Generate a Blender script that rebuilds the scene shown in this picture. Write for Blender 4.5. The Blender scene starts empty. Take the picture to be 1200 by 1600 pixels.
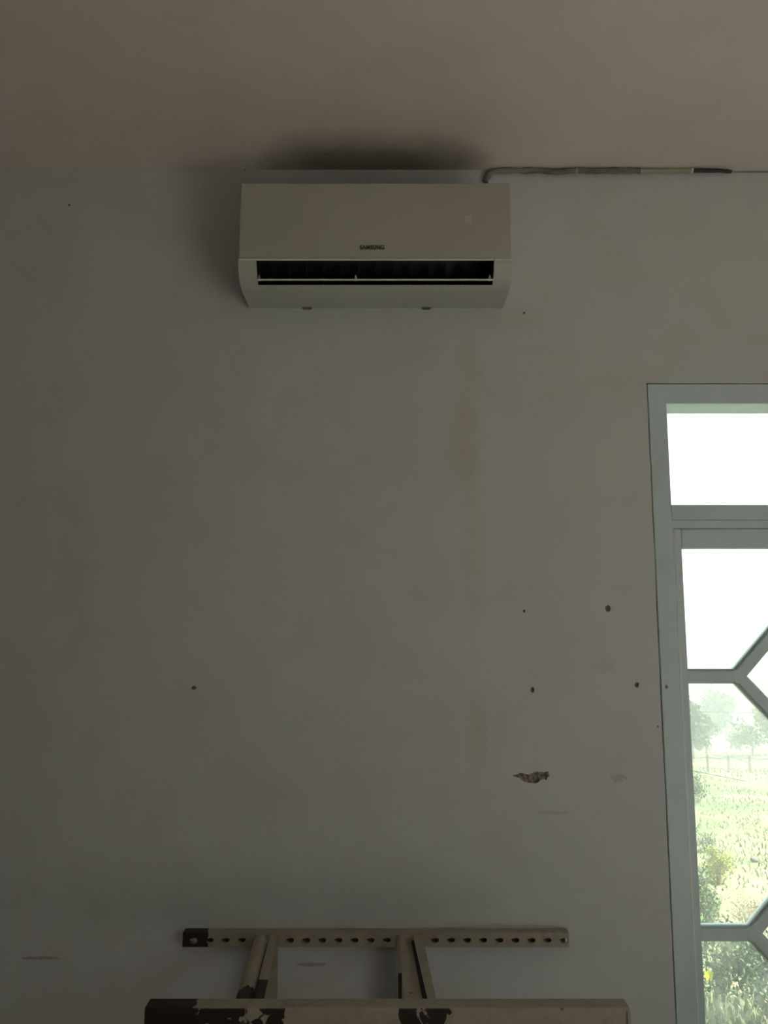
import bpy, bmesh, math, random
from mathutils import Vector, Matrix, noise
random.seed(7)
S = bpy.context.scene
COL = S.collection

# ------------------------------------------------------------------ camera
D = 2.39            # camera to back wall
EYE = 1.60
F = 1202.0          # focal length in pixels of the 1200x1600 frame
PITCH = math.radians(7.5)
cd = bpy.data.cameras.new('camera'); cam = bpy.data.objects.new('camera', cd); COL.objects.link(cam)
cam.location = (0, 0, EYE); cam.rotation_euler = (math.radians(90) + PITCH, 0, 0)
cd.sensor_fit = 'VERTICAL'; cd.sensor_height = 36; cd.lens = F / 1600 * 36; cd.clip_start = .02; cd.clip_end = 500
S.camera = cam

# ------------------------------------------------------------------ sky, daylight, exposure
SKY = 1.35
w = bpy.data.worlds.new('overcast_sky'); S.world = w; w.use_nodes = True
bg = w.node_tree.nodes['Background']; bg.inputs[0].default_value = (.82, .97, 1.0, 1); bg.inputs[1].default_value = SKY
sd = bpy.data.lights.new('hazy_sun', 'SUN'); sd.energy = 15.0; sd.angle = math.radians(4); sd.color = (1, .975, .93)
so = bpy.data.objects.new('hazy_sun', sd); COL.objects.link(so); so.rotation_euler = (math.radians(12), math.radians(33), 0)
S.view_settings.view_transform = 'Standard'; S.view_settings.look = 'None'
S.view_settings.exposure = 0.36; S.view_settings.gamma = 1; S.view_settings.use_curve_mapping = False
S.cycles.use_denoising = True
S.cycles.max_bounces = 12; S.cycles.diffuse_bounces = 8; S.cycles.transparent_max_bounces = 16
S.cycles.sample_clamp_indirect = 6
S.cycles.volume_bounces = 2

# room and openings (metres, world)
XL, XR, YB, CEIL = -3.0, 2.75, -3.2, 3.064
WT = .20
RW = (-2.1, 0.3, .02, 2.35)      # open double door in the right wall, beside the camera: y0,y1,z0,z1
def portal(name, loc, rot, sx, sy):
    l = bpy.data.lights.new(name, 'AREA'); l.shape = 'RECTANGLE'; l.size = sx; l.size_y = sy
    l.cycles.is_portal = True
    o = bpy.data.objects.new(name, l); COL.objects.link(o); o.location = loc; o.rotation_euler = rot
portal('portal_right', (XR + .1, (RW[0]+RW[1])/2, (RW[2]+RW[3])/2), (0, math.radians(90), 0), RW[3]-RW[2], RW[1]-RW[0])
portal('portal_door', (1.67, D + .22, 1.16), (math.radians(-90), 0, 0), 1.56, 2.3)

def W(px, py, d=D):
    """pixel of the frame -> (x, z) on the vertical plane at distance d"""
    u = (px - 600) / F; v = (800 - py) / F; c, s = math.cos(PITCH), math.sin(PITCH)
    t = d / (c - s * v)
    return t * u, t * (s + c * v) + EYE

# ------------------------------------------------------------------ materials
def mat(name, color, rough=.6, metal=0, spec=.5):
    m = bpy.data.materials.new(name); m.use_nodes = True
    b = m.node_tree.nodes['Principled BSDF']
    b.inputs['Base Color'].default_value = (*color, 1); b.inputs['Roughness'].default_value = rough
    b.inputs['Metallic'].default_value = metal; b.inputs['Specular IOR Level'].default_value = spec
    return m
class NT:
    def __init__(s, m): s.m = m; s.t = m.node_tree; s.b = s.t.nodes['Principled BSDF']
    def n(s, typ, **kw):
        x = s.t.nodes.new(typ)
        for k, v in kw.items(): setattr(x, k, v)
        return x
    def l(s, a, b): s.t.links.new(a, b)
    def val(s, sock, v):
        if hasattr(v, 'is_linked') or hasattr(v, 'links'): s.l(v, sock)
        else: sock.default_value = v
    def math(s, op, a, b=0.0, c=0.0, clamp=False):
        x = s.n('ShaderNodeMath', operation=op, use_clamp=clamp)
        s.val(x.inputs[0], a); s.val(x.inputs[1], b); s.val(x.inputs[2], c); return x.outputs[0]
    def coord(s): 
        g = s.n('ShaderNodeTexCoord'); return g.outputs['Object']
    def noise(s, vec, scale, detail=3, rough=.55, dist=0):
        x = s.n('ShaderNodeTexNoise'); x.inputs['Scale'].default_value = scale; x.inputs['Detail'].default_value = detail
        x.inputs['Roughness'].default_value = rough; x.inputs['Distortion'].default_value = dist
        s.l(vec, x.inputs['Vector']); return x.outputs['Fac']
    def mapr(s, v, a, b, c=0.0, d=1.0):
        x = s.n('ShaderNodeMapRange'); s.l(v, x.inputs[0])
        for i, k in enumerate((a, b, c, d)): x.inputs[i+1].default_value = k
        return x.outputs[0]
    def mix(s, f, a, b):
        x = s.n('ShaderNodeMix', data_type='RGBA')
        s.val(x.inputs[0], f)
        for i, v in ((6, a), (7, b)):
            if isinstance(v, tuple): x.inputs[i].default_value = (*v, 1)
            else: s.l(v, x.inputs[i])
        return x.outputs[2]
    def bump(s, h, strength=.2, dist=.002):
        x = s.n('ShaderNodeBump'); x.inputs['Strength'].default_value = strength; x.inputs['Distance'].default_value = dist
        s.l(h, x.inputs['Height']); s.l(x.outputs[0], s.b.inputs['Normal'])
    def scaled(s, vec, sc):
        x = s.n('ShaderNodeMapping'); x.inputs['Scale'].default_value = sc; s.l(vec, x.inputs[0]); return x.outputs[0]

def wall_material(name, base, alt, stains=(), shade_patches=()):
    m = mat(name, base, .55, spec=.3); N = NT(m); c = N.coord()
    col = N.mix(N.mapr(N.noise(c, .9, 4), .35, .65), base, alt)
    f = N.noise(c, 5, 5, .6)
    col = N.mix(N.mapr(f, .45, .8, 0, .22), col, (base[0]*.72, base[1]*.66, base[2]*.55))
    sep = N.n('ShaderNodeSeparateXYZ'); N.l(c, sep.inputs[0])
    wob = N.noise(c, 11, 4, .6); wob2 = N.noise(c, 70, 3, .6)
    for (cx, cz, rx, rz, colr, k, fine) in stains:
        dx = N.math('DIVIDE', N.math('SUBTRACT', sep.outputs[0], cx), rx)
        dz = N.math('DIVIDE', N.math('SUBTRACT', sep.outputs[2], cz), rz)
        d2 = N.math('ADD', N.math('MULTIPLY', dx, dx), N.math('MULTIPLY', dz, dz))
        d2 = N.math('ADD', d2, N.math('MULTIPLY', N.math('SUBTRACT', wob2 if fine else wob, .5), 2.6 if fine else 1.6))
        fac = N.mapr(d2, 1.0, .35 if fine else -.2, 0, k)
        col = N.mix(fac, col, colr)
    for (cx, cy, rx, ry, colr, k) in shade_patches:
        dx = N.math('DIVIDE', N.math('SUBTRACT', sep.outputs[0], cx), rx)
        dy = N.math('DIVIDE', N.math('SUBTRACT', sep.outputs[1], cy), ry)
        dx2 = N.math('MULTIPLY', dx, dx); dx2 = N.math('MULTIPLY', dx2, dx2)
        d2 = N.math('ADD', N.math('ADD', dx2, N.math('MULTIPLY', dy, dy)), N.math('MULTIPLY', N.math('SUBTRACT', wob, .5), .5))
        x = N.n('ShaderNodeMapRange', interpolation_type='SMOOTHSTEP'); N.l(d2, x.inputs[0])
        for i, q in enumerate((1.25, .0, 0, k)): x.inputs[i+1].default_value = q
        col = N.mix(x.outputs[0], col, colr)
    N.l(col, N.b.inputs['Base Color'])
    N.bump(N.math('ADD', N.noise(c, 3, 3), N.math('MULTIPLY', N.noise(c, 90, 3), .12)), .35, .01)
    return m
def at(px, py): return W(px, py)
yel = (.50, .42, .25); br = (.16, .12, .08); dk = (.22, .2, .17)
stn = []
for px, py, rw, rh, colr, k, fine in (
    (733, 590, 26, 95, yel, .30, 0), (722, 690, 30, 80, yel, .30, 0), (745, 1150, 22, 90, yel, .25, 0), (738, 840, 22, 160, yel, .16, 0),
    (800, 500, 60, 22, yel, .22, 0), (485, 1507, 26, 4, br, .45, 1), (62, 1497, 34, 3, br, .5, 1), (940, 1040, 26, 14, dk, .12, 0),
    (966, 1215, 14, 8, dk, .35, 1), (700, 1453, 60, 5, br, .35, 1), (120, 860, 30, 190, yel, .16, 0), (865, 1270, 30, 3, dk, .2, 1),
    (60, 1120, 60, 60, yel, .12, 0), (560, 1230, 260, 40, yel, .12, 0)):
    x, z = W(px, py); x2, z2 = W(px + rw, py + rh)
    stn.append((x, z, abs(x2-x), abs(z2-z), colr, k, fine))
M_WALL = wall_material('off_white_wall_paint', (.590, .612, .615), (.615, .632, .615), stn)
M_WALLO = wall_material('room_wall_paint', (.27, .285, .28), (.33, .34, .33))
# ceiling colour darkened above the cooler, deepening its shadow
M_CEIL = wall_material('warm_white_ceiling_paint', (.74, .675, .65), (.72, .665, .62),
    shade_patches=[(-.028, 2.40, .40, .23, (.16, .145, .11), .72), (-.05, 2.41, .24, .15, (.12, .105, .08), .55)])
M_PLASTER = mat('broken_brown_plaster', (.13, .085, .055), .9)
N = NT(M_PLASTER); c = N.coord(); N.l(N.mix(N.mapr(N.noise(c, 110, 4), .4, .62), (.16, .12, .09), (.36, .31, .25)), N.b.inputs['Base Color'])
M_HOLE = mat('dark_hole', (.15, .15, .13), .95)
M_FLOOR = mat('pinkish_cement_floor', (.5, .4, .33), .6)
N = NT(M_FLOOR); c = N.coord(); N.l(N.mix(N.noise(c, 3, 5), (.36, .315, .28), (.46, .40, .36)), N.b.inputs['Base Color'])
M_FRAME = mat('grey_white_gloss_paint', (.60, .66, .66), .38)
N = NT(M_FRAME); c = N.coord(); N.l(N.mix(N.mapr(N.noise(c, 9, 5), .5, .75, 0, .5), (.60, .72, .74), (.50, .57, .56)), N.b.inputs['Base Color']); N.bump(N.noise(c, 40, 3), .25, .003)
M_LIT_EDGE = mat('lit_edge_strip', (.85, .88, .88), .3)  # colour set brighter than the frame to paint a lit door edge
M_CAULK = mat('dark_gap_filler', (.05, .055, .045), .9)
M_AC = mat('ivory_plastic', (.67, .66, .55), .32)
N = NT(M_AC); c = N.coord(); N.l(N.mix(N.mapr(N.noise(c, 2.5, 3), .35, .7), (.46, .455, .375), (.43, .425, .36)), N.b.inputs['Base Color'])
M_ACB = mat('pale_grey_plastic', (.50, .52, .47), .4)
M_ACD = mat('black_plastic_inside', (.012, .014, .018), .5)
M_ACT = mat('charcoal_lettering', (.05, .045, .035), .5)
M_FLAP = mat('light_flap_plastic', (.80, .82, .78), .35)
M_TAPE = mat('grey_pipe_wrap', (.2, .19, .16), .8)
N = NT(M_TAPE); c = N.coord(); N.l(N.mix(N.mapr(N.noise(N.scaled(c, (1, 3, 3)), 9, 4), .4, .62), (.15, .14, .115), (.27, .25, .21)), N.b.inputs['Base Color']); N.bump(N.noise(c, 50, 3), .7, .004)
M_TAPE2 = mat('beige_cable_cover', (.42, .38, .31), .75)
M_BLACK = mat('black_rubber_sleeve', (.02, .028, .028), .6)
M_CLIP = mat('dark_clip', (.13, .13, .11), .6)
M_WHITE = mat('white_tie', (.7, .7, .66), .5)

def glass(name, dust, tint=(.92, .97, .94)):
    m = bpy.data.materials.new(name); m.use_nodes = True; t = m.node_tree; t.nodes.clear()
    o = t.nodes.new('ShaderNodeOutputMaterial'); tr = t.nodes.new('ShaderNodeBsdfTransparent'); tr.inputs[0].default_value = (*tint, 1)
    gl = t.nodes.new('ShaderNodeBsdfGlossy'); gl.inputs['Roughness'].default_value = .03
    tl = t.nodes.new('ShaderNodeBsdfTranslucent'); tl.inputs[0].default_value = (.90, .92, .86, 1)
    m1 = t.nodes.new('ShaderNodeMixShader'); m2 = t.nodes.new('ShaderNodeMixShader')
    fr = t.nodes.new('ShaderNodeFresnel'); fr.inputs[0].default_value = 1.3
    co = t.nodes.new('ShaderNodeTexCoord'); no = t.nodes.new('ShaderNodeTexNoise'); no.inputs['Scale'].default_value = 7; no.inputs['Detail'].default_value = 5
    mr = t.nodes.new('ShaderNodeMapRange'); mr.inputs[1].default_value = .35; mr.inputs[2].default_value = .7
    mr.inputs[3].default_value = dust * .6; mr.inputs[4].default_value = dust * 1.5
    t.links.new(co.outputs['Object'], no.inputs['Vector']); t.links.new(no.outputs[0], mr.inputs[0])
    t.links.new(mr.outputs[0], m1.inputs[0]); t.links.new(tr.outputs[0], m1.inputs[1]); t.links.new(tl.outputs[0], m1.inputs[2])
    t.links.new(fr.outputs[0], m2.inputs[0]); t.links.new(m1.outputs[0], m2.inputs[1]); t.links.new(gl.outputs[0], m2.inputs[2])
    t.links.new(m2.outputs[0], o.inputs[0]); return m
M_GLASS = glass('dusty_window_glass', .12)
M_GLASS2 = glass('dusty_lower_glass', .13)

def peeling(name, ramp, zbias=None, scale=16, yb=None):
    """white paint peeled to near-black primer; ramp = [(x_metres, peel 0..1)] along object X"""
    m = mat(name, (.5, .45, .36), .55); N = NT(m); c = N.coord()
    sep = N.n('ShaderNodeSeparateXYZ'); N.l(c, sep.inputs[0])
    x0, x1 = ramp[0][0], ramp[-1][0]
    r = N.n('ShaderNodeValToRGB'); N.l(N.mapr(sep.outputs[0], x0, x1), r.inputs[0])
    els = r.color_ramp.elements
    while len(els) < len(ramp): els.new(.5)
    for e, (x, v) in zip(els, ramp): e.position = (x - x0) / (x1 - x0); e.color = (v, v, v, 1)
    bias = r.outputs[0]
    if zbias: # less peel above this height
        bias = N.math('MULTIPLY', bias, N.mapr(sep.outputs[2], zbias[0], zbias[1], 1, zbias[2]))
    nz = N.mapr(N.noise(c, scale, 6, .62, .6), .25, .75)
    f = N.math('ADD', nz, N.math('MULTIPLY', N.math('SUBTRACT', bias, .5), 2.0))
    mask = N.mapr(f, .97, 1.0)
    paint = N.mix(N.mapr(N.noise(c, 30, 4), .5, .8, 0, .6), (.37, .33, .26), (.22, .18, .125))
    prim = N.mix(N.noise(c, 20, 3), (.012, .0075, .0055), (.026, .013, .009))
    N.l(N.mix(mask, paint, prim), N.b.inputs['Base Color'])
    N.bump(N.math('SUBTRACT', 1.0, mask), .8, .0015)
    return m

# ------------------------------------------------------------------ mesh helpers
def link(name, bm, mats, parent=None, kind=None, smooth=False, bevel=0):
    me = bpy.data.meshes.new(name); bm.normal_update(); bm.to_mesh(me); bm.free()
    for m in (mats if isinstance(mats, (list, tuple)) else [mats]): me.materials.append(m)
    o = bpy.data.objects.new(name, me); COL.objects.link(o)
    if smooth:
        for p in me.polygons: p.use_smooth = True
    if parent: o.parent = parent; o.matrix_parent_inverse = Matrix.Translation(-parent.location)
    if kind: o['kind'] = kind
    if bevel:
        b = o.modifiers.new('bevel', 'BEVEL'); b.width = bevel; b.segments = 2; b.limit_method = 'ANGLE'; b.angle_limit = .6
    return o
def empty(name, loc, label=None, cat=None, group=None, kind=None):
    o = bpy.data.objects.new(name, None); COL.objects.link(o); o.location = loc; o.empty_display_size = .1
    tag(o, label, cat, group, kind); return o
def tag(o, label=None, cat=None, group=None, kind=None):
    for k, v in (('label', label), ('category', cat), ('group', group), ('kind', kind)):
        if v: o[k] = v
    return o
def box(bm, a, b, mi=0):
    vs = [bm.verts.new((x, y, z)) for z in (a[2], b[2]) for y in (a[1], b[1]) for x in (a[0], b[0])]
    for f in ((0,2,3,1),(4,5,7,6),(0,1,5,4),(2,6,7,3),(0,4,6,2),(1,3,7,5)):
        fc = bm.faces.new([vs[i] for i in f]); fc.material_index = mi
    return bm
def prism(bm, poly, y0, y1, mi=0):
    """polygon in x,z extruded along y"""
    a = [bm.verts.new((x, y0, z)) for x, z in poly]; b = [bm.verts.new((x, y1, z)) for x, z in poly]
    n = len(poly)
    fs = [bm.faces.new(a), bm.faces.new(b[::-1])] + [bm.faces.new((a[i], b[i], b[(i+1) % n], a[(i+1) % n])) for i in range(n)]
    for f in fs: f.material_index = mi
    bmesh.ops.recalc_face_normals(bm, faces=fs); return bm
def loft(bm, rings, cap=True, mi=0):
    R = [[bm.verts.new(p) for p in r] for r in rings]; n = len(R[0]); fs = []
    for a, b in zip(R, R[1:]):
        for i in range(n): fs.append(bm.faces.new((a[i], a[(i+1) % n], b[(i+1) % n], b[i])))
    if cap: fs += [bm.faces.new(R[0]), bm.faces.new(R[-1][::-1])]
    for f in fs: f.material_index = mi
    bmesh.ops.recalc_face_normals(bm, faces=fs); return bm
def tube(bm, pts, rad, n=10, mi=0, flat=1.0, jit=0):
    pts = [Vector(p) for p in pts]; rings = []
    rad = rad if isinstance(rad, (list, tuple)) else [rad] * len(pts)
    for i, p in enumerate(pts):
        t = (pts[min(i+1, len(pts)-1)] - pts[max(i-1, 0)]).normalized()
        u = t.cross(Vector((0, 1, 0.01))).normalized(); v = t.cross(u).normalized()
        rings.append([p + (u*math.cos(a) + v*math.sin(a)*flat) * (rad[i] + random.uniform(-jit, jit)) for a in [2*math.pi*k/n for k in range(n)]])
    return loft(bm, rings, mi=mi)
def smooth_path(pts, k=5):
    out = []
    P = [pts[0]] + list(pts) + [pts[-1]]
    for i in range(1, len(P) - 2):
        p0, p1, p2, p3 = map(Vector, P[i-1:i+3])
        for j in range(k):
            t = j / k
            out.append(.5*((2*p1) + (p2-p0)*t + (2*p0-5*p1+4*p2-p3)*t*t + (3*p1-p0-3*p2+p3)*t**3))
    out.append(Vector(pts[-1])); return out
def cut(o, cutters):
    """boolean the cutters out of o and bake the result"""
    bpy.context.view_layer.update()
    for i, cobj in enumerate(cutters):
        md = o.modifiers.new('c%d' % i, 'BOOLEAN'); md.operation = 'DIFFERENCE'; md.object = cobj; md.solver = 'EXACT'
        md.material_mode = 'TRANSFER'
    dg = bpy.context.evaluated_depsgraph_get(); me = bpy.data.meshes.new_from_object(o.evaluated_get(dg))
    o.modifiers.clear(); o.data = me
    for cobj in cutters: bpy.data.objects.remove(cobj, do_unlink=True)

# ------------------------------------------------------------------ room shell
DX0, DX1, DZ1 = .843, 2.50, 2.328        # door frame outline
bm = box(bmesh.new(), (XL - WT, D, -.6), (XR + WT, D + WT, CEIL + .25))
wall = link('wall_back', bm, M_WALL, kind='structure')
cutters = []
def cutter(bm, m): cutters.append(link('cut', bm, [m])); 
# jagged plaster edge around the door frame
poly = [(DX1 + .004, -.7), (DX1 + .004, DZ1 + .004)]
n = 60
for i in range(n + 1):
    x = DX1 + (DX0 - DX1) * i / n; poly.append((x - (.002 if i == n else 0), DZ1 + .0025 + .0022 * noise.noise(Vector((x*9, 3, 0))) + random.uniform(0, .0009)))
for i in range(1, 111):
    z = DZ1 - (DZ1 + .7) * i / 110
    g = .0024 + .0030 * noise.noise(Vector((z*4.2, 9, 1))) + .0014 * noise.noise(Vector((z*25, 5, 1)))
    poly.append((DX0 - max(.0008, g), z))
cutter(prism(bmesh.new(), poly, D - .1, D + WT + .1), M_WALL)
# screw holes
def hole(px, py, rx, ry, dep=.005, m=None):
    x, z = W(px, py); b = bmesh.new(); rings = []; k = 14
    sh = [1 + .28 * noise.noise(Vector((math.cos(a)*1.3 + px, math.sin(a)*1.3, py))) for a in [2*math.pi*j/k for j in range(k)]]
    for y, s in ((-.002, 1.12), (.0, 1.0), (dep*.5, .75), (dep, .45)):
        rings.append([(x + rx*s*sh[j]*math.cos(2*math.pi*j/k), D + y, z + ry*s*sh[j]*math.sin(2*math.pi*j/k)) for j in range(k)])
    cutter(loft(b, rings), m or M_HOLE)
for h in ((950, 951, .0088, .0100), (832, 1078, .0050, .0090), (995, 1070, .0065, .0078), (303, 1075, .0078, .0058), (819, 955, .0038, .0045),
          (819, 489, .0042, .0034), (108, 320, .0038, .0038), (383, 266, .0025, .0025), (1028, 1135, .0018, .003)): hole(*h)
# gouge in the plaster
gp = [(800, 1212), (812, 1208), (826, 1210), (838, 1206), (850, 1207), (856, 1205), (858, 1212), (854, 1219), (846, 1217), (840, 1223), (826, 1224), (818, 1221), (812, 1216)]
P2 = []
for i, (a, b) in enumerate(zip(gp, gp[1:] + gp[:1])):
    for t in (0, .35, .7): P2.append((a[0] + (b[0]-a[0])*t + random.uniform(-1.0, 1.0), a[1] + (b[1]-a[1])*t + random.uniform(-.9, .9)))
cx, cy = 832, 1214
rings = [[(W(cx + (x-cx)*s, cy + (y-cy)*s)[0], D + dy, W(cx + (x-cx)*s, cy + (y-cy)*s)[1]) for x, y in P2] for dy, s in ((-.003, 1.05), (.0, 1.0), (.006, .82), (.009, .5))]
cutter(loft(bmesh.new(), rings), M_PLASTER)
# hairline crack under the ceiling at the left
a = []; b_ = []
for i in range(41):
    px = -60 + 250 * i / 40; x, z = W(px, 263.6 + random.uniform(-.4, .4)); wd = .0016 * (1 - (i/40)**3) + .0004 + .0009*abs(noise.noise(Vector((i*.7, 0, 0))))
    a.append((x, z + wd)); b_.append((x, z - wd))
cutter(prism(bmesh.new(), a + b_[::-1], D - .002, D + .012), M_HOLE)
cut(wall, cutters)

def wall_with_hole(name, axis, pos, lo, hi, hole_):
    """wall slab normal to axis; hole_ = (a0,a1,z0,z1)"""
    bm = bmesh.new(); a0, a1, z0, z1 = hole_; p0, p1 = pos
    def bx(u0, u1, v0, v1):
        box(bm, (p0, u0, v0) if axis == 'x' else (u0, p0, v0), (p1, u1, v1) if axis == 'x' else (u1, p1, v1))
    bx(lo, a0, -.6, CEIL + .25); bx(a1, hi, -.6, CEIL + .25); bx(a0, a1, -.6, z0); bx(a0, a1, z1, CEIL + .25)
    return link(name, bm, M_WALLO, kind='structure')
wall_with_hole('wall_right', 'x', (XR, XR + WT), YB, D, RW)
link('wall_rear', box(bmesh.new(), (XL - WT, YB - WT, -.6), (XR + WT, YB, CEIL + .25)), M_WALLO, kind='structure')
link('wall_left', box(bmesh.new(), (XL - WT, YB, -.6), (XL, D, CEIL + .25)), M_WALLO, kind='structure')
link('floor', box(bmesh.new(), (XL, YB, -.15), (XR, D, 0)), M_FLOOR, kind='structure')
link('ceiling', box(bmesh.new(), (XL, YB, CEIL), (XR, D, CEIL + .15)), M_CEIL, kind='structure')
M_CONC = mat('sunlit_concrete_yard', (.50, .47, .41), .9)
link('yard', box(bmesh.new(), (-8, -14, -.5), (14, D + WT, -.16)), M_CONC, kind='structure')
link('sky_block_wall', box(bmesh.new(), (6.6, -14, -.2), (6.8, D + WT, 2.5)), M_CONC, kind='structure')  # unseen wall added to keep low sky light off the lower back wall
M_TIN = mat('grey_roof_sheet', (.30, .29, .28), .7)
link('roof', box(bmesh.new(), (XL - 1.4, YB - 1.5, CEIL + .25), (XR + WT + .25, D + WT + .35, CEIL + .33)), M_TIN, kind='structure')
def side_window(name, axis, p, hole_):
    a0, a1, z0, z1 = hole_; r = empty(name, ((p, (a0+a1)/2, z0) if axis == 'x' else ((a0+a1)/2, p, z0)), kind='structure')
    bm = bmesh.new(); t = .05
    def bx(u0, u1, v0, v1):
        box(bm, (p-.03, u0, v0) if axis == 'x' else (u0, p-.03, v0), (p+.03, u1, v1) if axis == 'x' else (u1, p+.03, v1))
    bx(a0, a0+t, z0, z1); bx(a1-t, a1, z0, z1); bx(a0+t, a1-t, z0, z0+t); bx(a0+t, a1-t, z1-t, z1); bx((a0+a1)/2-.02, (a0+a1)/2+.02, z0+t, z1-t)
    link('door_frame', bm, M_FRAME, r)
side_window('door_2', 'x', XR + .12, RW)

# ------------------------------------------------------------------ glazed double door with transom
door = empty('door_1', ((DX0+DX1)/2, D, 0), kind='structure')
FD = .128                                   # frame depth
bm = bmesh.new()
J = .902
JR = DX1 - (J - DX0)
prism(bm, [(DX0, -.1), (DX0, DZ1), (DX1, DZ1), (DX1, -.1), (JR, -.1), (JR, 2.263), (J, 2.263), (J, -.1)], D - .002, D + FD)
link('door_frame', bm, M_FRAME, door, bevel=.003)
bm = box(bmesh.new(), (J, D - .002, 1.890), (DX1-(J-DX0), D + FD, 1.937))
link('transom_rail', bm, M_FRAME, door)
link('rebate_strip', box(bmesh.new(), (J, D + .004, 1.864), (DX1-(J-DX0), D + FD, 1.8899)), M_FRAME, door, bevel=.002)
link('transom_pane', box(bmesh.new(), (J - .004, D + .118, 1.93), (DX1-(J-DX0) + .004, D + .122, 2.268)), M_GLASS, door)
link('threshold', box(bmesh.new(), (DX0, D - .01, -.12), (DX1, D + WT, .02)), M_FLOOR, door)
bm = bmesh.new(); g = .012
box(bm, (DX0 - g, D + .02, -.5), (DX0 - .0001, D + WT - .01, DZ1 + g)); box(bm, (DX1 + .0001, D + .02, -.5), (DX1 + g, D + WT - .01, DZ1 + g))
box(bm, (DX0 - .0001, D + .02, DZ1 + .0001), (DX1 + .0001, D + WT - .01, DZ1 + g))
link('gap_filler', bm, M_CAULK, door)
bm = bmesh.new(); tube(bm, [(J + .0032, D + .0045, .03), (J + .0032, D + .0045, 1.862)], .0044, 12)
link('added_light_strip', bm, M_LIT_EDGE, door, smooth=True)  # strip added to catch light along the jamb
# dark nail mark on the left jamb
x, z = W(1041, 1073)
bm = bmesh.new(); k = 12
loft(bm, [[(x + r*math.cos(2*math.pi*j/k)*(1+.3*math.sin(3*j)), D + y, z + r*1.2*math.sin(2*math.pi*j/k)*(1+.2*math.cos(2*j))) for j in range(k)] for y, r in ((0, .0058), (-.0028, .0045), (-.0034, .002))])
link('nail_head', bm, M_TAPE, door)

LZ1 = 1.863; LY0, LY1 = D + .010, D + .052
GZ = (1.600 + EYE*0 + .201,)
def bar(bm, p, q, w2, y0, y1, mi=0):
    p, q = Vector(p), Vector(q); d = (q - p).normalized(); nrm = Vector((-d.y, d.x)) * w2
    prism(bm, [tuple(p + nrm), tuple(q + nrm), tuple(q - nrm), tuple(p - nrm)], y0, y1, mi)
def make_leaf(x0, x1, handle):
    gx0, gx1 = x0 + .030, x1 - .040
    gz0, gz1 = .16, EYE + .201
    leaf = link('door_leaf', bmesh.new(), M_FRAME, door)
    bm = bmesh.new()
    box(bm, (x0, LY0, .03), (gx0, LY1, LZ1)); box(bm, (gx1, LY0, .03), (x1, LY1, LZ1))
    box(bm, (gx0, LY0, gz1), (gx1, LY1, LZ1)); box(bm, (gx0, LY0, .03), (gx1, LY1, gz0))
    bm.to_mesh(leaf.data); bm.free()
    b = leaf.modifiers.new('bevel', 'BEVEL'); b.width = .003; b.segments = 2
    cx = (gx0 + gx1) / 2; jx = gx0 + .1555; hw = cx - jx; hh = hw * 1.09
    z1, z2 = EYE - .192, EYE - .937
    W2 = .0155
    bm = bmesh.new()
    def mb(p, q):
        bar(bm, p, q, W2, LY0 + .003, LY0 + .040); bar(bm, p, q, W2 + .007, LY0 + .014, LY0 + .034)
    for z in (z1, z2):
        mb((gx0, z), (jx, z)); mb((gx1, z), (2*cx - jx, z))
        for sx in (-1, 1):
            px_ = cx + sx*hw
            prism(bm, [(px_ + .0225*math.cos(a*math.pi/4 + .39), z + .0225*math.sin(a*math.pi/4 + .39)) for a in range(8)], LY0 + .0025, LY0 + .0405)
            mb((cx + sx*hw, z), (cx, z + hh)); mb((cx + sx*hw, z), (cx, z - hh))
    mb((cx, z1 + hh), (cx, gz1)); mb((cx, z1 - hh), (cx, z2 + hh)); mb((cx, z2 - hh), (cx, gz0))
    def keep(o):
        o.parent = leaf; o.matrix_parent_inverse = Matrix(); return o
    keep(link('muntin', bm, M_FRAME, bevel=.0015))
    regs = []
    for s in (0, 1):
        f = (lambda x: x) if s == 0 else (lambda x: 2*cx - x)
        regs += [([(f(gx0), gz1), (cx, gz1), (cx, z1+hh), (f(jx), z1), (f(gx0), z1)], 0),
                 ([(f(gx0), z1), (f(jx), z1), (cx, z1-hh), (cx, z2+hh), (f(jx), z2), (f(gx0), z2)], 0),
                 ([(f(gx0), z2), (f(jx), z2), (cx, z2-hh), (cx, gz0), (f(gx0), gz0)], 1)]
    for z in (z1, z2): regs.append(([(jx, z), (cx, z+hh), (2*cx-jx, z), (cx, z-hh)], 0))
    for poly, k in regs:
        keep(link('pane', prism(bmesh.new(), poly, LY0 + .022, LY0 + .025), (M_GLASS, M_GLASS2)[k]))
    if handle:
        bm = bmesh.new(); box(bm, (x1 - .030, LY0 - .006, .98), (x1 - .006, LY0, 1.16)); tube(bm, [(x1-.018, LY0-.004, 1.1), (x1-.018, LY0-.045, 1.1), (x1-.03, LY0-.05, 1.1), (x1-.12, LY0-.05, 1.098)], .007)
        keep(link('door_handle', bm, mat('dull_steel', (.4, .4, .4), .4, 1), bevel=.001))
mid = (DX0 + DX1) / 2
make_leaf(J, mid - .001, True)
make_leaf(mid + .001, DX1 - (J - DX0), False)

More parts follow.
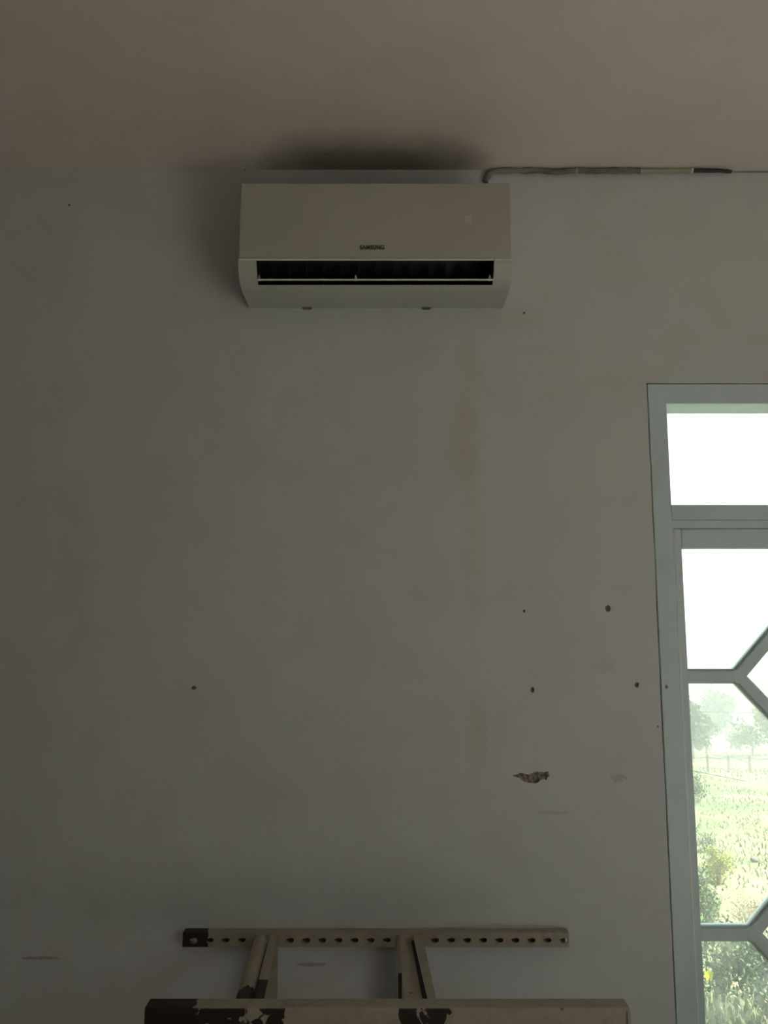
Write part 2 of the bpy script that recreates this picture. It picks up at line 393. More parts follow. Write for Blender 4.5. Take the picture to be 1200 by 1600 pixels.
# ------------------------------------------------------------------ air conditioner
AX = -.0262; HW = .410
ac = empty('air_conditioner', (AX, D, EYE + .981), 'ivory wall-mounted split air conditioner with open dark outlet, high under the ceiling', 'air conditioner')
def prof(inner):
    p = [(0, .981), (.06, .980), (.12, .980), (.145, .982), (.165, .988)]
    if inner: p += [(.150, .995), (.100, 1.010), (.070, 1.060), (.090, 1.100), (.150, 1.095), (.205, 1.046)]
    else: p += [(.180, .998), (.192, 1.011), (.200, 1.024), (.206, 1.036), (.208, 1.043), (.2085, 1.0445)]
    return p + [(.2095, 1.050), (.200, 1.056), (.192, 1.060), (.192, 1.283), (.184, 1.290), (0, 1.292)]
def ring(x, inner): return [(AX + x, D - p, EYE + z) for p, z in prof(inner)]
bm = bmesh.new()
SW = .356
loft(bm, [ring(-HW, 0), ring(-SW, 0)]); loft(bm, [ring(-SW, 1), ring(SW, 1)]); loft(bm, [ring(SW, 0), ring(HW, 0)])
# dark inside
for f in bm.faces:
    c = f.calc_center_median(); p = D - c.y; z = c.z - EYE
    if abs(c.x - AX) < SW - .01 and .06 < p < .19 and .989 < z < 1.099: f.material_index = 1
b = link('case', bm, [M_ACB, M_ACD], ac)
for s in (-1, 1):        # dark end walls of the outlet
    bm = bmesh.new()
    prism_pts = [(-p, z) for p, z in prof(1)[4:11]]
    a = [bm.verts.new((AX + s*(SW - .0015), D + y - (.0), EYE + z)) for y, z in prism_pts]
    c2 = [bm.verts.new((AX + s*(SW - .0005), D + y, EYE + z)) for y, z in prism_pts]
    k = len(a); fs = [bm.faces.new(a), bm.faces.new(c2[::-1])] + [bm.faces.new((a[i], c2[i], c2[(i+1) % k], a[(i+1) % k])) for i in range(k)]
    bmesh.ops.recalc_face_normals(bm, faces=fs)
    link('outlet_end', bm, M_ACD, ac)
# front panel, gently bowed
bm = bmesh.new(); rings = []
xs = [-.4090, -.405, -.35, -.2, 0, .2, .35, .405, .4090]
for x in xs:
    e = 1 if abs(x) > .4085 else 0
    zt = 1.2945 if e else 1.297; zb = 1.0535 if e else 1.0515
    pr = [(.193, zb), (.2105 - .003*e, zb), (.2135 - .004*e, zb + .004)]
    for i in range(1, 8):
        t = i / 8; pr.append((.2135 - .004*e + .004*math.sin(t*math.pi) - .004*t*t, zb + .004 + t*(zt - zb - .012)))
    pr += [(.2085 - .004*e, zt - .006), (.202 - .004*e, zt - .001), (.193, zt)]
    rings.append([(AX + x, D - p, EYE + z) for p, z in pr])
loft(bm, rings)
link('front_panel', bm, M_AC, ac, bevel=.0015)
# bright trim line below the panel
link('trim_strip', box(bmesh.new(), (AX - .4085, D - .2125, EYE + 1.0462), (AX + .4085, D - .2035, EYE + 1.0496)), M_FLAP, ac, bevel=.001)
link('panel_seam', box(bmesh.new(), (AX + SW, D - .2131, EYE + 1.0450), (AX + SW + .0015, D - .208, EYE + 1.0510)), M_TAPE, ac)
# flap: a thin blade seen almost edge on
bm = bmesh.new()
for s, (x0, x1) in ((1, (-SW + .002, SW - .002)),):
    pr = [(.1925, .9895), (.1935, .9940), (.1900, .9962), (.15, 1.0135), (.118, 1.0270), (.118, 1.0240), (.15, 1.0095)]
    loft(bm, [[(AX + x, D - p, EYE + z) for p, z in pr] for x in (x0, x1)])
link('outlet_flap', bm, M_FLAP, ac)
def pivot(px):
    x = W(px, 432, 2.22)[0]; bm = bmesh.new()
    prism(bm, [(x - .0045, EYE + .999), (x + .0045, EYE + .999), (x + .003, EYE + 1.009), (x + .0012, EYE + 1.016), (x - .002, EYE + 1.013)], D - .176, D - .168)
    return link('flap_hinge', bm, M_ACB, ac)
for px in (405.5, 556, 765): pivot(px)
o0 = None
for i in range(13):   # vertical guide vanes deep in the outlet
    x = AX - SW + .03 + i * (2*SW - .06) / 12
    if o0 is None:
        bm = bmesh.new(); prism(bm, [(-.0008, 1.012), (.0008, 1.012), (.0008, 1.080), (-.0008, 1.080)], -.118, -.080)
        o0 = link('guide_vane', bm, M_ACD, ac); v = o0; o0.matrix_parent_inverse = Matrix()
    else: v = o0.copy(); COL.objects.link(v)
    v.parent = ac; v.location = (x - AX, 0, -.981 )
# tabs under the case
for px, py in ((480, 483), (666, 481)):
    x, z = W(px, py - 1)
    bm = bmesh.new(); prism(bm, [(x - .017, EYE + .9815), (x - .011, EYE + .9765), (x + .011, EYE + .9765), (x + .017, EYE + .9815)], D - .012, D - .0005)
    link('bottom_clip', bm, M_CLIP, ac)
# lettering on the panel
cu = bpy.data.curves.new('lettering', 'FONT'); cu.body = 'SAMSUNG'; cu.size = .0178; cu.align_x = 'CENTER'; cu.extrude = .0004; cu.offset = .0007; cu.space_character = 1.08
to = bpy.data.objects.new('t', cu); COL.objects.link(to); bpy.context.view_layer.update()
me = bpy.data.meshes.new_from_object(to.evaluated_get(bpy.context.evaluated_depsgraph_get())); bpy.data.objects.remove(to)
wd = max(v.co.x for v in me.vertices) - min(v.co.x for v in me.vertices)
x, z = W(581.5, 389.5, D - .2155); tgt = 38 / 1202 * 2.33
me.transform(Matrix.Translation((x, D - .2162, z)) @ Matrix.Rotation(math.radians(90), 4, 'X') @ Matrix.Diagonal((tgt/wd, 1.0, 1, 1)))
lt = bpy.data.objects.new('lettering', me); COL.objects.link(lt); me.materials.clear(); me.materials.append(M_ACT)
lt.parent = ac; lt.matrix_parent_inverse = Matrix.Translation(-ac.location); lt['label'] = 'dark brand lettering'
# display window behind the panel
x, z = W(731, 343, D - .2175)
link('display', box(bmesh.new(), (x - .011, D - .2185, z - .011), (x + .011, D - .2172, z + .011)), mat('pale_display', (.52, .53, .46), .35), ac, bevel=.0006)

# ------------------------------------------------------------------ wrapped pipe along the wall-ceiling corner
pipe = empty('pipe', (.6, D, CEIL), 'grey taped pipe and cable running along the wall and ceiling corner to a black sleeve', 'pipe')
def pth(l, d=2.3785): return [Vector((W(a, b, d)[0], d, min(W(a, b, d)[1], CEIL - .0105))) for a, b in l]
p1 = smooth_path(pth([(758, 284), (763, 274), (772, 268), (790, 265.5), (820, 265), (845, 266.5), (870, 268.5), (900, 266.5), (930, 267), (950, 265), (975, 263), (1000, 263.5)]))
bm = bmesh.new(); tube(bm, p1, [.0098 + .0020*noise.noise(Vector((i*.31, 0, 4))) for i in range(len(p1))], 10, jit=.0008, flat=.8)
link('pipe_wrap', bm, M_TAPE, pipe, smooth=True)
p2 = smooth_path(pth([(930, 268.5), (955, 266), (990, 262), (1020, 264), (1050, 266), (1081, 263.5)], 2.380))
bm = bmesh.new(); tube(bm, p2, [.0082] * len(p2), 10, jit=.0006, flat=.75)
link('cable_cover', bm, M_TAPE2, pipe, smooth=True)
p3 = smooth_path(pth([(1080, 261.5), (1100, 263), (1122, 266.5), (1143, 268)], 2.378))
bm = bmesh.new(); tube(bm, p3, [.0072, .0072] + [.0068 - .0001*i for i in range(len(p3)-2)], 10, jit=.0004)
link('rubber_sleeve', bm, M_BLACK, pipe, smooth=True)['label'] = 'black sleeve'
p4 = smooth_path(pth([(1140, 267.5), (1165, 267), (1200, 268), (1300, 268), (1500, 268), (1720, 268)], 2.386))
bm = bmesh.new(); tube(bm, p4, .0018, 6)
link('thin_cable', bm, M_TAPE, pipe, smooth=True)
bm = bmesh.new(); a = pth([(1079, 262), (1082, 262)], 2.378); tube(bm, a, .0086, 10); link('cable_tie', bm, M_WHITE, pipe)
bm = bmesh.new(); a = pth([(899, 266.5), (902, 266.5)], 2.378); tube(bm, a, .0108, 10, flat=.85); link('cable_tie', bm, M_TAPE2, pipe)

# ------------------------------------------------------------------ old steel frame below
rack = empty('steel_frame', (0, 2.15, 0), 'low steel frame with peeling white paint and a slotted rail, standing against the wall', 'metal frame')
ZT = EYE - .913
UX0, UX1 = W(285.5, 1457, 2.355)[0], W(889, 1457, 2.355)[0]
M_RAIL = peeling('peeling_rail_paint', [(UX0, 1.0), (UX0 + .062, 1.0), (UX0 + .085, .42), (UX0 + .16, .30), (UX1 - .5, .22), (UX1, .15)], scale=26)
FY = 2.355; ZB = EYE - .951
bm = bmesh.new()
slots = []
px = 302.0
while px < 885: slots.append(W(px, 1465, FY)[0]); px += 25.13
zs = ZT - .0195; sw, sh = .0130, .0066
def frect(x0, x1, z0, z1): box(bm, (x0, FY, z0), (x1, FY + .003, z1))
zt0, zb0 = ZT, ZB
frect(UX0, UX1, zs + sh + .003, zt0); frect(UX0, UX1, zb0, zs - sh - .003)
prev = UX0
def slot_poly(cx):
    # teardrop slot: pointed to the left, round to the right
    return [(cx - sw, zs + .001), (cx - sw*.4, zs + sh*.65), (cx + sw*.35, zs + sh), (cx + sw*.85, zs + sh*.6), (cx + sw, zs - sh*.1), (cx + sw*.75, zs - sh*.8), (cx + sw*.2, zs - sh), (cx - sw*.5, zs - sh*.45)]
for cx in slots:
    c0, c1 = cx - sw - .002, cx + sw + .002
    frect(prev, c0, zs - sh - .003, zs + sh + .003); prev = c1
    P = slot_poly(cx); zt, zb = zs + sh + .003, zs - sh - .003
    top = [(c0, zt), (cx - sw*.4, zt), (cx + sw*.35, zt), (c1, zt)]
    outer = [(c0, zs + .001), (c0, zt), (cx + sw*.35, zt), (c1, zt), (c1, zs - sh*.1), (c1, zb), (cx + sw*.2, zb), (c0, zb)]
    vo = [[bm.verts.new((x, y, z)) for x, z in outer] for y in (FY, FY + .003)]
    vi = [[bm.verts.new((x, y, z)) for x, z in P] for y in (FY, FY + .003)]
    for i in range(8):
        j = (i + 1) % 8
        bm.faces.new((vo[0][i], vo[0][j], vi[0][j], vi[0][i])); bm.faces.new((vo[1][j], vo[1][i], vi[1][i], vi[1][j])); bm.faces.new((vi[0][i], vi[0][j], vi[1][j], vi[1][i]))
frect(prev, UX1, zs - sh - .003, zs + sh + .003)
box(bm, (UX0, FY + .003, ZT - .003), (UX1, D - .0012, ZT))
link('slotted_rail', bm, M_RAIL, rack)['label'] = 'slotted angle rail along the wall'
link('added_slot_shade_strip', box(bmesh.new(), (slots[1] - .02, FY + .007, ZB + .004), (UX1 - .01, FY + .0085, ZT - .006)), mat('slot_shade', (.05, .035, .025), .8), rack)  # strip added behind the rail so the slots read dark
# pressed lips beside each slot
lip0 = None
for cx in slots:
    if lip0 is None:
        bm = bmesh.new(); tube(bm, [(-sw*.7, -.0006, -sh*.6), (0, -.0022, -sh*1.15), (sw*.8, -.0024, -sh*.75), (sw*1.02, -.0008, sh*.1)], [.0008, .0016, .0018, .0008], 6)
        lip0 = link('slot_lip', bm, peeling('lip_paint', [(-1, .1), (1, .1)]), rack, smooth=True); lip0.matrix_parent_inverse = Matrix(); q = lip0
    else: q = lip0.copy(); COL.objects.link(q)
    q.parent = rack; q.location = (cx, FY - 2.15, zs)

# two channel members from the rail to the front beam
BY0, BY1 = 1.931, 1.976
def member(name, xs_top, xs_bot, shape, m, zt=ZT - .004):
    """xs = left/right x in pixels at the wall end (y 1462) and at the beam end (y 1560)"""
    a0, a1 = [W(p, 1462, 2.34)[0] for p in xs_top]; b0, b1 = [W(p, 1560, BY1)[0] for p in xs_bot]
    bm = bmesh.new()
    ya, yb = FY - .0005, BY1 + .0005
    rings = []
    for k in range(9):
        t = k / 8; x0 = a0 + (b0-a0)*t; x1 = a1 + (b1-a1)*t; y = ya + (yb-ya)*t; wd_ = x1 - x0
        if shape == 'round':
            rings.append([(x0 + wd_*(.5 - .5*math.cos(math.pi*j/8)), y, zt - .014 + .014*math.sin(math.pi*j/8)) for j in range(9)] + [(x1, y, zt - .03), (x0, y, zt - .03)])
        elif shape == 'flat':
            rings.append([(x0, y, zt - .003), (x0, y, zt), (x1, y, zt), (x1, y, zt - .003)])
        else:  # web, lower
            rings.append([(x0, y, zt - .024), (x0, y, zt - .020), (x1, y, zt - .020), (x1, y, zt - .024)])
    loft(bm, rings); return link(name, bm, m, rack)
def peel_y(name, ramp, scale=18):
    m = peeling(name, ramp, scale=scale)
    for nd in m.node_tree.nodes:     # run the wear along Y instead of X
        if nd.type == 'SEPXYZ':
            for l in list(nd.outputs[0].links):
                dst = l.to_socket; m.node_tree.links.remove(l); m.node_tree.links.new(nd.outputs[1], dst)
    return m
M_L1 = peel_y('peeling_tube_paint', [(1.97, .92), (2.06, .78), (2.14, .45), (2.36, .22)], 9)
M_L2 = peel_y('peeling_strip_paint', [(1.97, 1.0), (2.075, .98), (2.085, .36), (2.30, .44), (2.36, .40)], 22)
M_L3 = peel_y('sound_paint', [(1.97, .2), (2.36, .15)], 14)
M_L4 = peel_y('chipped_strip_paint', [(1.97, .62), (2.03, .55), (2.1, .42), (2.2, .30), (2.36, .2)], 24)
M_L5 = peel_y('groove_shade', [(1.97, 1.0), (2.36, 1.0)], 14)  # near-black colour puts the channel shade into web and groove
member('side_tube', (396, 417), (365, 391), 'round', M_L1)
member('side_strip', (421, 433), (396, 412), 'flat', M_L2)
member('side_web', (416, 424), (389, 400), 'web', M_L5)
member('cross_strip', (624, 634), (632, 646), 'flat', M_L4)
member('cross_web', (634, 644), (645, 664), 'web', M_L3)
member('cross_groove', (643, 647), (663, 671), 'web', M_L5, ZT)
member('cross_flange', (646, 660), (670, 682), 'flat', M_L4)
# rear posts down to the floor (visible between rail and beam)
def post(x0, x1, m, y0=2.30, y1=2.352, name='leg'):
    bm = bmesh.new(); box(bm, (x0, y1 - .003, 0), (x1, y1, ZT - .006)); box(bm, (x0, y0, 0), (x0 + .003, y1 - .003, ZT - .045)); 
    return link(name, bm, m, rack)
M_PST = peeling('post_paint', [(-1, .22), (1, .2)], scale=12)
M_PSD = peeling('post_bare', [(-1, 1.0), (1, 1.0)], scale=12)
xa, xb = W(414, 1510, 2.35)[0], W(434, 1510, 2.35)[0]
post(xa, xb, M_PST)
xa, xb = W(620, 1510, 2.35)[0], W(640, 1510, 2.35)[0]
post(xa, xb, M_PST)
bm = bmesh.new(); box(bm, (xa - .0008, 2.342, 0), (xa + .014, 2.3488, ZT - .105)); link('leg_brace', bm, M_PSD, rack)

# front beam
LX0, LX1 = W(226, 1575, BY0)[0], W(984, 1575, BY0)[0]
def bx_(p): return W(p, 1575, BY0)[0]
M_BEAM = peeling('peeling_beam_paint', [(LX0, 1.0), (bx_(300), 1.0), (bx_(318), .84), (bx_(395), .72), (bx_(440), .86), (bx_(464), .30), (bx_(612), .25), (bx_(630), .86), (bx_(690), .80), (bx_(724), .28), (LX1, .12)], scale=20)
M_BTOP = peeling('beam_top_paint', [(LX0, 1.0), (bx_(290), 1.0), (bx_(312), .46), (bx_(400), .28), (bx_(560), .40), (bx_(600), .34), (LX1, .12)], scale=22)
bm = bmesh.new(); r = .006; H = .11
pr = [(BY1, ZT - .02), (BY1, ZT - .001), (BY1 - .002, ZT), (BY0 + r, ZT)] + [(BY0 + r - r*math.sin(a), ZT - r + r*math.cos(a)) for a in (.4, .8, 1.2, 1.57)] + [(BY0, ZT - H), (BY0 + .003, ZT - H), (BY0 + .003, ZT - .02)]
loft(bm, [[(x, y, z - .0045*0) for y, z in pr] for x in (LX0, LX0 + .3, 0, LX1 - .3, LX1)])
for f in bm.faces:
    if f.normal.z > .8 or f.calc_center_median().z > ZT - .0012: f.material_index = 1
link('front_beam', bm, [M_BEAM, M_BTOP], rack, bevel=.001)['label'] = 'front beam with large dark bare patches'
link('end_plate', box(bmesh.new(), (LX1 - .007, BY0 - .0035, ZT - H), (LX1 + .001, BY0 - .0004, ZT - .006)), peeling('end_paint', [(0, .1), (1, .1)]), rack, bevel=.001)
x, z = W(878, 1577, BY0)
link('beam_hole', box(bmesh.new(), (x - .004, BY0 - .0006, z - .0022), (x + .004, BY0 + .001, z + .0022)), M_HOLE, rack)
for x in (LX0 + .03, LX1 - .03):   # front legs, below the frame
    bm = bmesh.new(); box(bm, (x - .02, BY0 + .0035, 0), (x + .02, BY0 + .0065, ZT - .005)); box(bm, (x - .02, BY0 + .0065, 0), (x - .017, BY1 - .003, ZT - .03))
    link('leg', bm, M_PST, rack)

# ------------------------------------------------------------------ outside
def ground(x, y):
    if y < 4: z = -.22
    elif y < 34: z = -.22 - (y-4)*.118
    elif y < 60: z = -3.76 + (y-34)*.02
    else: z = -3.24 + (y-60)*.02
    return z + .12*noise.noise(Vector((x*.35, y*.35, 0)))*min(1, max(0, (y-3.2)*.5)) + .5*noise.noise(Vector((x*.06, y*.06, 2)))*min(1, max(0, (y-10)/30))
def G(px, py):
    u = (px-600)/F; v = (800-py)/F; c, s = math.cos(PITCH), math.sin(PITCH)
    d = Vector((u, c - s*v, s + c*v)); t = .5
    while t < 140:
        p = d*t
        if p.y > D + .3 and p.z + EYE < ground(p.x, p.y): return p.x, p.y, t
        t *= 1.01
    return p.x, p.y, t
bm = bmesh.new(); ys = [D + WT + .02*0]; y = ys[0]
while y < 120: y += .16 + .045*(y - 2.3); ys.append(y)
grid = []
for y in ys:
    grid.append([bm.verts.new((x, y, ground(x, y))) for x in [(-1 + 2*i/60)*(8 + y*1.2) + 4 for i in range(61)]])
for a, b in zip(grid, grid[1:]):
    for i in range(60): bm.faces.new((a[i], a[i+1], b[i+1], b[i]))
M_GR = mat('meadow_soil', (.22, .25, .10), .9)
N = NT(M_GR); c = N.coord()
col = N.mix(N.mapr(N.noise(c, .5, 5), .38, .62), (0.108, 0.138, 0.053), (0.216, 0.188, 0.116))
col = N.mix(N.mapr(N.noise(c, 3.5, 5, .7), .5, .68, 0, .8), col, (0.097, 0.127, 0.056)); N.l(col, N.b.inputs['Base Color']); N.bump(N.noise(c, 8, 4), .6, .05)
link('ground', bm, M_GR, kind='structure', smooth=True)
link('terrace', box(bmesh.new(), (XL - .3, D + WT, -.5), (XR + .3, D + WT + .55, -.02)), mat('pale_cement', (.55, .53, .50), .8), kind='structure')

def leafmat(name, a, b, c_):
    m = mat(name, a, .7, spec=.2); N = NT(m); g = N.n('ShaderNodeNewGeometry')
    r = N.n('ShaderNodeValToRGB'); N.l(g.outputs['Random Per Island'], r.inputs[0])
    e = r.color_ramp.elements; e[0].color = (*a, 1); e[1].color = (*c_, 1); k = e.new(.6); k.color = (*b, 1)
    N.l(r.outputs[0], N.b.inputs['Base Color']); return m
M_LG = leafmat('fresh_leaves', (0.037, 0.078, 0.024), (0.097, 0.169, 0.056), (0.270, 0.296, 0.145))
M_LD = leafmat('dull_green_leaves', (0.030, 0.056, 0.024), (0.075, 0.113, 0.056), (0.165, 0.191, 0.105))
M_DRY = leafmat('dry_stalks', (0.120, 0.085, 0.048), (0.314, 0.240, 0.161), (0.464, 0.367, 0.274))
M_GRS = leafmat('meadow_grass', (.085, .125, .038), (.19, .225, .10), (.34, .32, .21))
M_YEL = leafmat('yellow_green_leaves', (0.165, 0.198, 0.032), (0.314, 0.339, 0.065), (0.449, 0.437, 0.161))
M_FLW = mat('yellow_petals', (.75, .75, .03), .6)
M_WOOD = mat('weathered_wood', (.20, .17, .13), .9)
def leaf(bm, p, L, Wd, d=None, bend=.2):
    d = d or Vector((random.gauss(0, 1), random.gauss(0, 1), random.gauss(.3, .8))).normalized()
    s = d.cross(Vector((random.gauss(0, 1), random.gauss(0, 1), random.gauss(0, 1)))).normalized() * Wd
    up = d.cross(s).normalized() * L * bend
    v = [bm.verts.new(q) for q in (p, p + d*L*.5 + s + up*.4, p + d*L, p + d*L*.5 - s + up*.4)]
    bm.faces.new(v)
def shrub(name, label, cat, px, py, wpx, hpx, m, n, kind='leafy', group=None, xy=None, size=None, lsc=.075):
    if xy: x, y = xy; rx, h = size
    else:
        x, y, t = G(px, py); rx = wpx/2*t/F; h = hpx*t/F
    g = ground(x, y); r = empty(name, (x, y, g), label, cat, group)
    bs = bmesh.new(); bl = bmesh.new(); ns = 9 if kind != 'twiggy' else 22
    for i in range(ns):
        a = random.uniform(0, 6.28); k = random.uniform(.15, .9); hh = h*random.uniform(.55, 1.0)
        e = Vector((rx*k*math.cos(a), rx*k*math.sin(a)*.8, hh))
        m_ = e*.5 + Vector((random.gauss(0, .1)*rx, random.gauss(0, .1)*rx, 0))
        tube(bs, [Vector((e.x*.1, e.y*.1, -.03)), m_, e], [h*.014, h*.009, h*.004], 5)
        if kind == 'twiggy':
            for j in range(3):
                t_ = random.uniform(.4, .9); q = m_.lerp(e, t_); tube(bs, [q, q + Vector((random.gauss(0, .25)*rx, random.gauss(0, .25)*rx, random.uniform(-.05, .2)*h))], [h*.006, h*.003], 4)
    L = max(rx, h) * lsc
    cl = [(Vector((random.uniform(-.7, .7)*rx, random.uniform(-.7, .7)*rx*.8, random.uniform(.3, .85)*h)), random.uniform(.25, .5)) for _ in range(8)]
    for i in range(n if kind == 'grass' else int(n*1.8)):
        if kind == 'grass':
            a = random.uniform(0, 6.28); k = math.sqrt(random.random()); p = Vector((rx*k*math.cos(a), rx*k*math.sin(a), 0))
            d = Vector((random.gauss(0, .35), random.gauss(0, .35), 1)).normalized(); LL = h*random.uniform(.5, 1)
            s = Vector((random.gauss(0, 1), random.gauss(0, 1), 0)).normalized() * LL * .022
            e = p + d*LL; e2 = e + Vector((d.x, d.y, -.3)) * LL*.35
            v = [bl.verts.new(q) for q in (p - s, p + s, e + s*.6, e2, e - s*.6)]; bl.faces.new(v)
        else:
            c0, rr = random.choice(cl); p = c0 + Vector((random.gauss(0, 1)*rx, random.gauss(0, 1)*rx, random.gauss(0, 1)*h*.9)) * rr*.5
            p.z = max(.01, min(p.z, h*1.02)); leaf(bl, p, L*random.uniform(.6, 1.3), L*random.uniform(.15, .32))
    def ch(nm, b, mm):
        o = link(nm, b, mm, r); o.matrix_parent_inverse = Matrix(); return o
    ch('stem', bs, M_DRY if kind == 'twiggy' else M_WOOD); f = ch('foliage', bl, m); f['kind'] = 'stuff'
    return r
shrub('shrub', 'dense green shrub low behind the long middle pane of the door', 'shrub', 1104, 1446, 66, 78, M_LG, 1500)
shrub('shrub', 'low yellow green bush behind the middle pane, above the dense green shrub', 'shrub', 1122, 1385, 52, 52, M_YEL, 1100)
shrub('shrub', 'small round dark green bush alone in the meadow', 'shrub', 1106, 1332, 52, 28, M_LD, 800)
shrub('shrub', 'pale bushy clump at the left edge of the meadow under the trees', 'shrub', 1088, 1256, 50, 46, M_LD, 800)
shrub('weed_clump', 'tangle of dry brown twigs with green leaves behind the bottom pane', 'weed', 1128, 1590, 110, 130, M_LG, 800, 'twiggy')
shrub('weed_clump', 'leafy green weeds behind the right half of the bottom pane', 'weed', 1188, 1590, 90, 110, M_LD, 1500)
shrub('weed_clump', 'dry pale weeds just above the lower muntin at the right', 'weed', 1172, 1452, 90, 44, M_DRY, 600, 'twiggy')
shrub('grass_tuft', 'yellowish long grass at the foot of the bottom pane', 'grass', 1160, 1660, 150, 80, M_GRS, 700, 'grass')
shrub('grass_tuft', 'green grass tuft in the lower left corner of the bottom pane', 'grass', 1108, 1640, 80, 70, M_GRS, 500, 'grass')
# more of the same growth to the side, seen only from another position
for i in range(4):
    x = 2.8 + i*.95 + random.uniform(-.2, .2); y = random.uniform(4.2, 5.4)
    shrub('weed_clump', ('knee-high weeds beyond the terrace, first clump right of the bottom pane', 'knee-high weeds beyond the terrace, second clump right of the bottom pane', 'knee-high weeds beyond the terrace, third clump right of the bottom pane', 'knee-high weeds beyond the terrace, farthest clump to the right')[i], 'weed', 0, 0, 0, 0, random.choice((M_LG, M_LD, M_GRS)), 450, 'leafy', 'weeds beyond the terrace', (x, y), (.4, random.uniform(.35, .6)))
# flower
x, y, t = G(1107, 1590); y -= .1; fx, fz = W(1107, 1523, y)
fl = empty('flower', (fx, y, ground(fx, y)), 'single bright yellow flower among the weeds behind the bottom pane', 'flower')
bm = bmesh.new(); tube(bm, [(0, 0, -.02), (.01, 0, (fz - ground(fx, y))*.5), (0, 0, fz - ground(fx, y))], .002, 5); o = link('stem', bm, M_LG, fl); o.matrix_parent_inverse = Matrix()
hz = fz - ground(fx, y)
pet = None
for i in range(7):
    if pet is None:
        bm = bmesh.new(); v = [bm.verts.new(p) for p in ((0, 0, 0), (-.007, -.002, .012), (-.005, -.004, .024), (.005, -.004, .024), (.007, -.002, .012))]; bm.faces.new(v)
        pet = link('petal', bm, M_FLW, fl); q = pet
    else: q = pet.copy(); COL.objects.link(q)
    q.matrix_parent_inverse = Matrix(); q.parent = fl; q.location = (0, -.003, hz); q.rotation_euler = (0, 2*math.pi*i/7, 0)
# rock
x, y, t = G(1179, 1348); bm = bmesh.new(); bmesh.ops.create_icosphere(bm, subdivisions=2, radius=1)
for v in bm.verts: v.co = v.co * (1 + .25*noise.noise(v.co*1.7)); v.co.x *= 6*t/F; v.co.y *= 6*t/F; v.co.z *= 5*t/F
o = link('rock', bm, mat('grey_rock', (.16, .15, .14), .9)); o.location = (x, y, ground(x, y) + .02); tag(o, 'small dark stone lying in the meadow at the right', 'rock')
# meadow grass
bm = bmesh.new()
for i in range(26000):
    y = 3.2 + 26*random.random()**1.7; x = random.uniform(.2*y, .75*y + 1)
    if noise.noise(Vector((x*.8, y*.8, 5))) < -.12: continue
    h = random.uniform(.02, .065)*(1 + y*.012); g = ground(x, y) - .01; a = random.uniform(0, 6.28); wd = .004 + y*.0006
    v = [bm.verts.new(p) for p in ((x - wd*math.cos(a), y - wd*math.sin(a), g), (x + wd*math.cos(a), y + wd*math.sin(a), g), (x + random.gauss(0, .4)*h, y + random.gauss(0, .4)*h, g + h))]; bm.faces.new(v)
tag(link('meadow_grass', bm, M_GRS, kind='stuff'), 'pale green grass covering the slope outside', 'grass')
# trees at the end of the meadow and on the far slope
def tree(label, px, py, wpx, hpx, m, n=900):
    x, y, t = G(px, py); g = ground(x, y); rx = wpx/2*t/F; h = hpx*t/F
    r = empty('tree', (x, y, g), label, 'tree', 'trees beyond the meadow')
    bs = bmesh.new(); tube(bs, [(0, 0, -.1), (.03*rx, 0, h*.4), (-.04*rx, 0, h*.75)], [h*.035, h*.025, h*.01], 7)
    for i in range(6):
        a = random.uniform(0, 6.28); z0 = h*random.uniform(.25, .6); tube(bs, [(0, 0, z0), (rx*.55*math.cos(a), rx*.55*math.sin(a), z0 + h*.22)], [h*.014, h*.005], 5)
    bl = bmesh.new(); cl = [(Vector((random.uniform(-.7, .7)*rx, random.uniform(-.7, .7)*rx, h*random.uniform(.25, .85))), random.uniform(.3, .5)) for _ in range(9)]
    L = max(rx, h)*.085
    for i in range(n):
        c0, rr = random.choice(cl); d = Vector((random.gauss(0, 1), random.gauss(0, 1), random.gauss(0, 1))).normalized()*rr*random.uniform(.5, 1)
        p = c0 + Vector((d.x*rx, d.y*rx, d.z*h*.45)); p.z = max(p.z, h*.05); leaf(bl, p, L*random.uniform(.6, 1.4), L*random.uniform(.3, .5))
    for nm, b, mm in (('trunk', bs, M_WOOD), ('crown', bl, m)):
        o = link(nm, b, mm, r); o.matrix_parent_inverse = Matrix()
        if nm == 'crown': o['kind'] = 'stuff'
T = [('dark rounded tree left of the gap in the tree line', 1104, 1180, 44, 52, M_LD), ('broad pale tree behind the left glazing edge', 1082, 1186, 70, 96, M_LD),
     ('tall tree reaching up to the overhead wire', 1136, 1158, 60, 92, M_LD), ('bushy tree at the right of the tree line', 1176, 1182, 70, 60, M_LD),
     ('low tree at the right edge beside the fence posts', 1215, 1180, 60, 88, M_LG), ('far hazy tree just below the upper muntin', 1112, 1112, 60, 46, M_LD),
     ('far hazy tree above the tall tree', 1156, 1100, 66, 50, M_LD), ('far hazy tree at the right, seen through the diamond pane', 1206, 1104, 70, 60, M_LD)]
for a in T: tree(*a)
for i in range(4):
    px = 1275 + i*75; tree(('hazy tree just past the right edge of the picture', 'hazy tree second past the right edge of the picture', 'hazy tree third past the right edge of the picture', 'hazy tree farthest to the right of the tree line')[i], px, random.uniform(1130, 1185), random.uniform(60, 90), random.uniform(70, 100), random.choice((M_LD, M_LG)), 500)
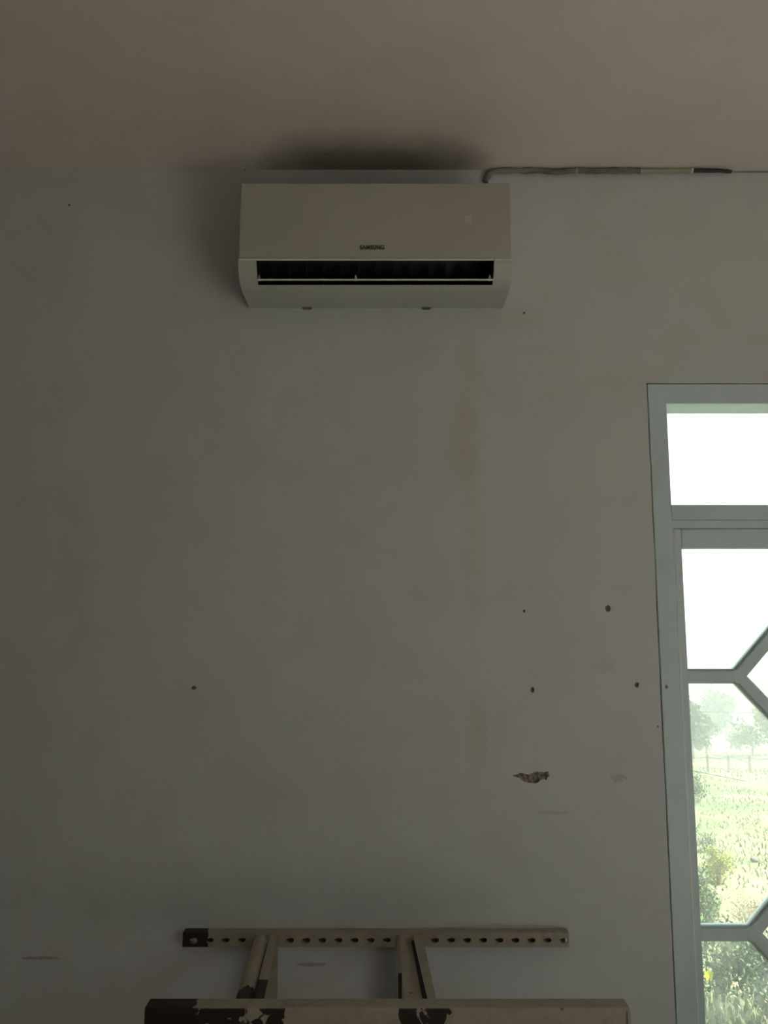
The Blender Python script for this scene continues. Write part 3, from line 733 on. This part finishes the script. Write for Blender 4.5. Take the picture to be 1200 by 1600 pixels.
# wire fence
x0, y0, t0 = G(1139, 1207); x1, y1, t1 = G(1193, 1212)
fence = empty('fence', (x0, y0, ground(x0, y0)), 'thin wire fence with slender posts across the far end of the meadow', 'fence')
dx, dy = x1 - x0, y1 - y0; tops = []
for k in range(-2, 8):
    x, y = x0 + dx*k, y0 + dy*k*.3; g = ground(x, y); h = 27*t0/F
    bm = bmesh.new(); box(bm, (x - .018, y - .018, g - .1), (x + .018, y + .018, g + h)); link('post', bm, M_WOOD, fence); tops.append((x, y, g + h))
for dz in (.05, .45):
    for a, b in zip(tops, tops[1:]):
        bm = bmesh.new(); tube(bm, [(a[0], a[1] - .018, a[2] - dz), ((a[0]+b[0])/2, (a[1]+b[1])/2 - .018, (a[2]+b[2])/2 - dz - .04), (b[0], b[1] - .018, b[2] - dz)], .006, 4); link('wire', bm, M_BLACK, fence)
# overhead wires between poles outside the view
def wire_line(label, d, pa, pb, rad):
    (xa, za), (xb, zb) = W(*pa, d), W(*pb, d); sl = (zb - za)/(xb - xa)
    xs = (-3.0*0 + xa - 9, xb + 14); r = empty('overhead_wire', (xs[0], d, 0), label, 'wire')
    bm = bmesh.new(); f = lambda x: za + sl*(x - xa) + (.0022*((x-xa)*(x-xb)))
    tube(bm, [(xs[0] + (xs[1]-xs[0])*i/24, d, f(xs[0] + (xs[1]-xs[0])*i/24)) for i in range(25)], rad, 6)
    link('wire', bm, M_BLACK, r)
    for x in xs: 
        g = ground(x, d); bm = bmesh.new(); tube(bm, [(x, d + .1, g - .2), (x, d + .1, max(f(x), g + .8) + .2)], .09, 8); link('pole', bm, M_WOOD, r)
wire_line('straight thin wire crossing the trees just below the upper muntin', 26, (1088, 1112), (1195, 1114), .014)
wire_line('slack wire slanting down to the right across the upper meadow', 15, (1086, 1205), (1198, 1227), .007)

# morning haze over the far meadow and the tree line
hm = bpy.data.materials.new('thin_haze'); hm.use_nodes = True; t = hm.node_tree; t.nodes.clear()
o = t.nodes.new('ShaderNodeOutputMaterial'); v = t.nodes.new('ShaderNodeVolumeScatter'); v.inputs['Density'].default_value = .016; v.inputs['Color'].default_value = (.97, .985, .97, 1); v.inputs['Anisotropy'].default_value = 0
t.links.new(v.outputs[0], o.inputs['Volume'])
tag(link('haze', box(bmesh.new(), (-60, 8, -12), (130, 122, 16)), hm, kind='stuff'), 'thin white haze hanging over the far meadow and tree line', 'haze')
